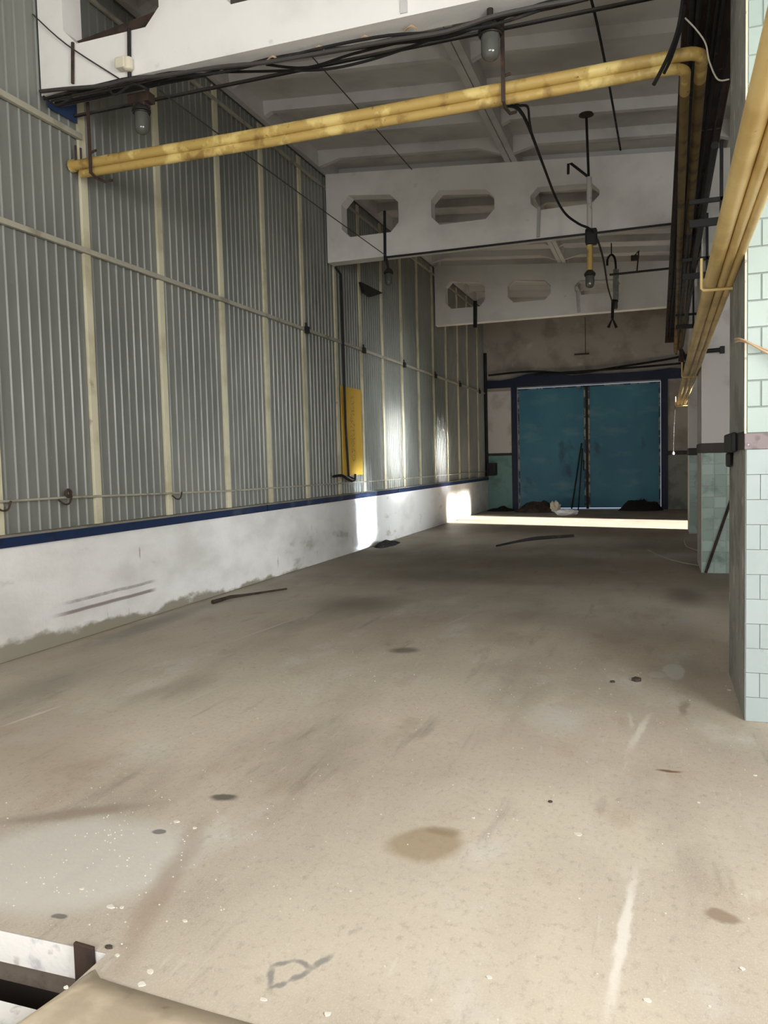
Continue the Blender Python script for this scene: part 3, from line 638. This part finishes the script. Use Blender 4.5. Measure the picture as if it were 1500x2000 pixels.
# rods on the beam faces
for n_, p0, p1_, y, r, mt, l in [('drop_rod', (142, 83), (142, 163), 5.355, .013, 'rust', 'short rusty rod below the opening at the left end of the front beam'),
                            ('drop_rod', (252, 55), (253, 152), 5.355, .015, 'black', 'black rod running down the front beam above the left lamp'),
                            ('drop_rod', (751, 412), (752, 510), 11.25, .022, 'black', 'black rod running down from the left opening of the middle beam'),
                            ('drop_rod', (928, 588), (928, 640), 17.36, .045, 'black', 'thick black rod at the left opening of the farthest beam'),
                            ('drop_rod', (1053, 405), (1051, 463), 11.25, .024, 'slab', 'grey rod below the right opening of the middle beam'),
                            ('drop_rod', (1128, 568), (1131, 611), 17.36, .035, 'slab', 'grey rod below the right opening of the farthest beam')]:
    tag(MB().tube([at(*p0, Y=y), at(*p1_, Y=y)], r, 7).build(n_, mt), l, 'rod', 'rods on the beams')
ic = at(240, 122, Y=5.32)
tag(MB().box(ic.x-.055, ic.x+.03, 5.29, 5.37, ic.z-.045, ic.z+.035).lathe(ic.x+.035, 5.335, [(.02, ic.z+.04), (.042, ic.z+.03), (.042, ic.z-.05), (.02, ic.z-.065)], 10).build('insulator', 'ceramic', None, .008), 'cream ceramic insulator on the black rod of the front beam', 'insulator')

# ------------------------------------------------------------------ jar lamps
def jar(par, x, y, ztop, r, hh):
    """cap of a bulkhead lamp with a domed glass jar under it"""
    MB().lathe(x, y, [(r*.35, ztop+r*.9), (r*.55, ztop+r*.8), (r*.95, ztop+r*.35), (r*1.12, ztop+r*.1), (r*1.12, ztop-r*.15), (r*.9, ztop-r*.2)], 16).build('lamp_cap', 'cast', par)
    pr = [(r*.85, ztop-r*.2), (r*.88, ztop-hh*.5), (r*.86, ztop-hh*.72)] + [(r*.86*math.cos(a), ztop-hh*.72-hh*.28*math.sin(a)) for a in (.3, .6, .9, 1.2, 1.45)]
    MB().lathe(x, y, pr, 18).build('glass_jar', 'glass', par)
    MB().tube([(x+r*.97*math.cos(a), y+r*.97*math.sin(a), ztop-r*.3) for a in [k*math.pi/8 for k in range(17)]], r*.09, 6).build('guard_ring', 'cast', par)
la = thing('jar_lamp', (-3.965, 5.64, 4.15), 'jar lamp in a rusty bracket under the left end of the front beam', 'lamp', 'jar lamps')
jar(la, -3.965, 5.64, 4.345, .068, .19)
MB().box(-4.07, -3.87, 5.60, 5.70, 4.40, 4.475).box(-4.02, -3.91, 5.60, 5.69, 4.37, 4.40).build('bracket', 'rust', la, .006)
lb = thing('jar_lamp', (-1.068, 5.5, 4.14), 'jar lamp hanging under the middle of the front beam', 'lamp', 'jar lamps')
jar(lb, -1.068, 5.5, 4.33, .076, .19)
MB().tube([(-1.068, 5.5, 4.38), (-1.068, 5.5, 4.52)], .022, 8).build('stem', 'cast', lb)
lc = thing('jar_lamp', (-3.835, 11.5, 4.1), 'small jar lamp under the left end of the middle beam', 'lamp', 'jar lamps')
jar(lc, -3.835, 11.5, 4.30, .065, .20); MB().tube([(-3.835, 11.5, 4.34), (-3.835, 11.4, 4.49)], .02, 7).build('stem', 'cast', lc)
ld = thing('pendant_lamp', (-.79, 10.15, 3.53), 'long pendant lamp with white and yellow tube before the middle beam', 'lamp', 'pendant lamps')
MB().tube([(-.815, 10.13, 5.565), (-.795, 10.15, 4.84)], .016, 7).build('rod', 'black', ld)
MB().lathe(-.815, 10.13, [(.085, 5.582), (.09, 5.565), (.05, 5.552), (.02, 5.54)], 12).build('ceiling_plate', 'rust', ld)
MB().tube([(-.795, 10.15, 4.84), (-1.0, 10.15, 5.03), (-1.035, 10.15, 5.03), (-1.038, 10.15, 4.91)], .017, 7).build('crook_arm', 'black', ld)
MB().tube([(-.79, 10.15, 4.84), (-.787, 10.15, 4.22)], .032, 10).build('upper_tube', 'white_tube', ld)
MB().box(-.84, -.70, 10.09, 10.21, 4.03, 4.22).build('clamp', 'black', ld, .02)
MB().tube([(-.788, 10.15, 4.03), (-.79, 10.15, 3.71)], .036, 10).build('lower_tube', 'yellow', ld)
jar(ld, -.791, 10.15, 3.68, .062, .17)
le = thing('pendant_lamp', (-.8, 16.3, 4.3), 'far pendant lamp with hooked top before the farthest beam', 'lamp', 'pendant lamps')
MB().tube([(-.94, 16.3, 5.17), (-.93, 16.3, 5.30), (-.86, 16.3, 5.37), (-.80, 16.3, 5.30), (-.78, 16.3, 5.15), (-.78, 16.3, 5.05)], .022, 7, curve=4).build('hook', 'black', le)
MB().tube([(-.775, 16.3, 5.08), (-.785, 16.3, 4.50)], .055, 10).build('tube', 'plaster', le)
MB().tube([(-.86, 16.3, 5.36), (-.86, 16.3, 5.62)], .012, 6).build('rod', 'black', le)
jar(le, -.79, 16.3, 4.47, .05, .16)
fa = [at(1188, 640, Y=16.2), at(1196, 622, Y=16.2), at(1204, 640, Y=16.2)]
tag(MB().tube([at(1197, 585, Y=16.2), at(1196, 622, Y=16.2)], .03, 7).tube(fa, .03, 7).build('cable_plug', 'black'), 'black forked plug dangling from the cable below the far pendant lamp', 'plug')

# ------------------------------------------------------------------ overhead wires
def cable(name, pts, r, material, label, group='overhead wires', curve=5):
    return tag(MB().tube(pts, r, 6, curve=curve).build(name, material), label, 'cable', group)
cable('hanging_cable', [(-1.01, 5.72, 3.93), at(1022, 225, Y=6.4), at(1060, 320, Y=8.0), at(1085, 385, Y=9.0), at(1105, 418, Y=9.6), at(1130, 437, Y=9.9), at(1160, 455, Y=10.12), at(1178, 505, Y=12), at(1187, 560, Y=14.4), at(1196, 590, Y=16.15)], .014, 'rubber', 'black cable drooping from the pipe hanger past the pendant lamp')
cable('hanging_cable', [at(998, 185, Y=5.75), at(1010, 205, Y=5.9), at(1030, 208, Y=6.3), at(1034, 235, Y=6.5), at(1040, 270, Y=7.2)], .010, 'rubber', 'short looped cable beside the pipe hanger under the front beam')
cable('overhead_cable', [(-.60, 5.62, 5.30), (-.58, 7.2, 5.37), at(1155, 0, Y=7.4), at(1185, 140, Y=8.9), at(1212, 293, Y=11.26)], .013, 'rubber', 'dark cord running along the ceiling to the middle beam')
cable('overhead_wire', [at(64, 28, Y=5.34), at(130, 87, Y=5.34), at(235, 155, Y=5.36)], .006, 'wire', 'thin wire crossing the face of the front beam at the left')
cable('overhead_wire', [(-3.76, 5.60, 4.45), (-3.75, 8.4, 4.44), (-3.77, 11.25, 4.47)], .006, 'wire', 'thin wire running between the left lamps of the front and middle beams')
cable('overhead_wire', [(-3.30, 5.62, 5.52), (-3.33, 8.4, 5.60), (-3.36, 11.25, 5.66)], .006, 'wire', 'thin wire running below the roof slabs at the left')
cable('beam_conduit', [(-3.78, 11.24, 4.455), (-2.5, 11.24, 4.455), (-.8, 11.24, 4.46), (.3, 11.24, 4.465)], .015, 'black', 'black conduit along the lower edge of the middle beam', None, 0)
cable('cross_pipe', [(-.75, 13.6, 4.40), (.3, 13.6, 4.41)], .018, 'black', 'thin dark pipe crossing behind the middle beam at the right', None, 0)
dr = at(1240, 505, Y=13.55)
tag(MB().tube([(dr.x+.03, 13.58, 4.41), (dr.x+.06, 13.56, dr.z+.12), (dr.x, 13.55, dr.z+.05)], .012, 6).box(dr.x-.06, dr.x+.04, 13.52, 13.58, dr.z-.03, dr.z+.05).build('dangling_box', 'rust'), 'small rusty box dangling from the thin pipe behind the middle beam', 'box')
cable('cut_cable', [at(1338, -30, Y=5.55), at(1326, 50, Y=5.55), at(1306, 108, Y=5.5), at(1277, 165, Y=5.45)], .014, 'rubber', 'longer of two cut cable tails hanging in front of the yellow elbow', 'cut cable tails')
cable('cut_cable', [at(1341, -20, Y=5.56), at(1332, 45, Y=5.56), at(1312, 110, Y=5.52), at(1297, 143, Y=5.5)], .011, 'rubber', 'shorter of two cut cable tails hanging in front of the yellow elbow', 'cut cable tails')
cable('thin_wire', [at(1338, 35, Y=5.6), at(1360, 58, Y=5.6), at(1378, 85, Y=5.58), at(1386, 122, Y=5.56), at(1402, 155, Y=5.5), at(1424, 155, Y=5.45)], .005, 'pale_wire', 'pale thin wire looping behind the yellow pipe elbow')
cable('tan_wire', [at(1436, 662, Y=4.7, X=None), at(1452, 664, Y=4.57), at(1500, 690, Y=4.52), at(1580, 730, Y=4.5)], .006, 'copper', 'upper of two tan wires stretched across the nearest pillar', 'tan wires')
cable('tan_wire', [at(1436, 668, Y=4.7), at(1452, 667, Y=4.575), at(1500, 684, Y=4.53), at(1580, 715, Y=4.5)], .005, 'copper', 'lower of two tan wires stretched across the nearest pillar', 'tan wires')
ps = thing('pull_string', at(1315, 886, Y=17.6), 'thin string with a white knob hanging from the far end of the yellow pipes', 'string')
MB().tube([at(1319, 790, Y=17.6), at(1316, 840, Y=17.6), at(1315, 884, Y=17.6)], .006, 6).build('string', 'wire', ps)
(MB().lathe(at(1315, 886, Y=17.6).x, 17.6, [(.01, at(1315, 882, Y=17.6).z), (.03, at(1315, 885, Y=17.6).z), (.02, at(1315, 888, Y=17.6).z)], 8).build('knob', 'bag', ps))

# ------------------------------------------------------------------ things on the floor
def mound(name, cx, cy, rx, ry, h, material, label, seed=0, cat='rubble pile'):
    m = MB(); n = 22; rings = 7; m.smooth = False
    m.v.append(Vector((cx, cy, h*(.9+.2*mnoise.noise(Vector((seed, 0, 0)))))))
    for j in range(1, rings+1):
        u = j/rings
        for k in range(n):
            a = 2*math.pi*k/n; nz = mnoise.noise(Vector((math.cos(a)*2*u+seed, math.sin(a)*2*u, seed*.7)))
            rr = u*(1+.22*mnoise.noise(Vector((math.cos(a)*1.5+seed, math.sin(a)*1.5, 9))))
            z = h*max(0, (1-u*u))*(1+.8*nz) + (h*.25*abs(mnoise.noise(Vector((k*1.7, j*2.3, seed)))) if j < rings else 0)
            m.v.append(Vector((cx+rx*rr*math.cos(a), cy+ry*rr*math.sin(a), max(z, .0) if j < rings else .0)))
    for k in range(n): m.f.append([0, 1+k, 1+(k+1) % n])
    for j in range(rings-1):
        for k in range(n):
            a = 1+j*n+k; b = 1+j*n+(k+1) % n; m.f.append([a, a+n, b+n, b])
    return tag(m.build(name, material), label, cat)
mound('rubble_pile', -3.05, 21.75, .62, .42, .24, 'dirt', 'brown rubble pile in front of the left gate leaf', 3)
mound('rubble_pile', -.46, 22.2, .56, .33, .26, 'soot', 'black rubble heap in front of the right gate leaf', 11)
mound('rubble_pile', -4.2, 22.2, .42, .30, .10, 'soot', 'low dark rubble in the corner below the turquoise dado', 21)
mound('rubble_pile', -4.50, 13.05, .17, .5, .075, 'soot', 'small dark mound of dirt beside the white plinth', 31, 'dirt mound')
for i, (px, py, Y, rx, h, l) in enumerate([(1106, 1006, 20.4, .27, .15, 'bright white plastic bag lying by the brown rubble'), (1084, 996, 21.5, .13, .26, 'small off-white rag standing on the brown rubble')]):
    g = at(px, py, Y=Y); m = MB(); bm = bmesh.new(); bmesh.ops.create_icosphere(bm, subdivisions=3, radius=1)
    for v in bm.verts:
        d = 1+.45*mnoise.noise(v.co*2.2+Vector((i*5, 3, 1)))+.2*mnoise.noise(v.co*5)
        v.co = Vector((v.co.x*rx*d, v.co.y*rx*.7*d, max(0, (v.co.z*.6+.45)*h*d)))
    me = bpy.data.meshes.new('bag'); bm.to_mesh(me); bm.free(); me.materials.append(M['bag' if i == 0 else 'ceramic'])
    o = bpy.data.objects.new('plastic_bag' if i == 0 else 'rag', me); C.objects.link(o); o.location = (g.x, Y, 0)
    tag(o, l, 'bag' if i == 0 else 'rag')
tag(MB().tube([at(415, 1176, Z=.02), at(450, 1166, Z=.03), at(480, 1162, Z=.02), at(560, 1150, Z=.015)], [.022, .02, .014, .01], 7).build('iron_rod', 'rust'), 'rusty iron rod lying on the floor beside the plinth', 'rod')
tag(MB().tube([at(970, 1066, Z=.015), at(1010, 1058, Z=.015), at(1050, 1052, Z=.02), at(1120, 1047, Z=.015)], [.015, .025, .04, .03], 7, curve=4).build('floor_cable', 'rubber'), 'dark cable lying across the floor before the sunlit strip', 'cable')
tag(MB().tube([at(1265, 1074, Z=.008), at(1290, 1086, Z=.008), at(1320, 1096, Z=.008), at(1366, 1105, Z=.008)], .007, 5, curve=4).build('floor_wire', 'pale_wire'), 'pale wire lying on the floor in front of the second pillar', 'wire', 'pale wires on the floor')
tag(MB().tube([at(1336, 1055, Z=.01), at(1340, 1066, Z=.01), at(1352, 1072, Z=.01), at(1366, 1076, Z=.01)], .008, 5, curve=4).build('floor_wire', 'pale_wire'), 'short curled pale wire on the floor behind the second pillar', 'wire', 'pale wires on the floor')
tag(MB().tube([(.530, 10.26, .015), (.84, 10.325, .97)], .017, 7).build('leaning_bar', 'rust'), 'dark iron bar leaning against the tiled second pillar', 'bar')
# larger flakes of paint, one by one
fl = [(345, 1605, .020), (380, 1618, .018), (216, 1772, .022), (238, 1773, .014), (362, 1800, .014), (160, 1737, .012), (278, 1955, .018), (230, 1897, .014), (1130, 1630, .026), (1265, 1955, .016), (1450, 1893, .012), (1365, 1568, .010), (1475, 1515, .014), (925, 1598, .012), (640, 1982, .016), (515, 1953, .014), (1424, 1348, .022), (955, 1910, .014), (295, 1930, .02), (130, 1962, .012)]
FL = ['white paint flake at the upper edge of the pale floor patch', 'white paint flake on the pale patch, right of the dark stone mark', 'largest white flake in the middle of the pale floor patch', 'small white flake just right of the largest flake on the pale patch',
      'white flake on the brown right border of the pale patch', 'small white flake left of the largest flake on the pale patch', 'white flake low on the tan cover plate by the picture bottom', 'white flake at the top edge of the tan cover plate',
      'white flake in the middle of the floor, left of the broken line', 'white flake right of the long white line near the bottom', 'small white flake near the bottom right picture corner', 'tiny white flake below the rust mark',
      'white flake near the right edge, below the tiled pillar', 'tiny white flake right above the oval brown stain', 'white flake at the bottom edge right of the scratched outline', 'white flake just below the scratched outline',
      'white flake beside the foot of the nearest pillar', 'white flake between the scratched outline and the long white line', 'long white flake right of the cover plate corner', 'small white flake on the lip of the cover plate']
def flake(x, y, s, seed, material, name, h=.004):
    m = MB(); rnd = random.Random(seed); n = 7
    pts = [Vector((x+s*rnd.uniform(.55, 1.1)*math.cos(2*math.pi*k/n), y+s*rnd.uniform(.4, .9)*math.sin(2*math.pi*k/n), .0005)) for k in range(n)]
    return m.prism(pts, (0, 0, h)).build(name, material)
for i, (px, py, s) in enumerate(fl):
    p = at(px, py, Z=0)
    if p.x < PX1+.5 and p.y < 1.82: z0 = .046
    else: z0 = 0
    o = flake(p.x, p.y, s*.75, i, 'chip', 'paint_flake', .003); o.location.z += z0
    tag(o, FL[i], 'paint flake', 'paint flakes on the floor')
for i, (px, py, s, l) in enumerate([(1243, 1330, .035, 'dark lump of dirt on the floor left of the pale splash'), (1197, 1333, .018, 'tiny dark crumb on the floor left of the dark lump'), (213, 1852, .012, 'tiny black stone near the pit stub'), (1075, 1567, .010, 'tiny dark crumb lying alone in the middle of the floor')]):
    p = at(px, py, Z=0); tag(flake(p.x, p.y, s, 50+i, 'dark_chip', 'dirt_crumb', s*.6), l, 'crumb')
m = MB(); rnd = random.Random(3)
for i in range(420):
    if i < 260: x = rnd.uniform(-2.6, .9); y = rnd.uniform(1.9, 6)
    else: x = rnd.gauss(-2.0, .35); y = rnd.gauss(2.35, .3)
    if y < 1.9 or x > .42 and y > 4.5: continue
    s = rnd.uniform(.0012, .0042); n = 5; a0 = rnd.random()*6
    pts = [Vector((x+s*math.cos(a0+2*math.pi*k/n), y+s*math.sin(a0+2*math.pi*k/n)*rnd.uniform(.6, 1), .0005)) for k in range(n)]
    m.prism(pts, (0, 0, .002))
tag(m.build('paint_crumbs', 'chip'), 'fine crumbs of white paint scattered over the floor', 'crumbs', kind='stuff')

for o in bpy.data.objects:
    if '_o' in o: del o['_o']
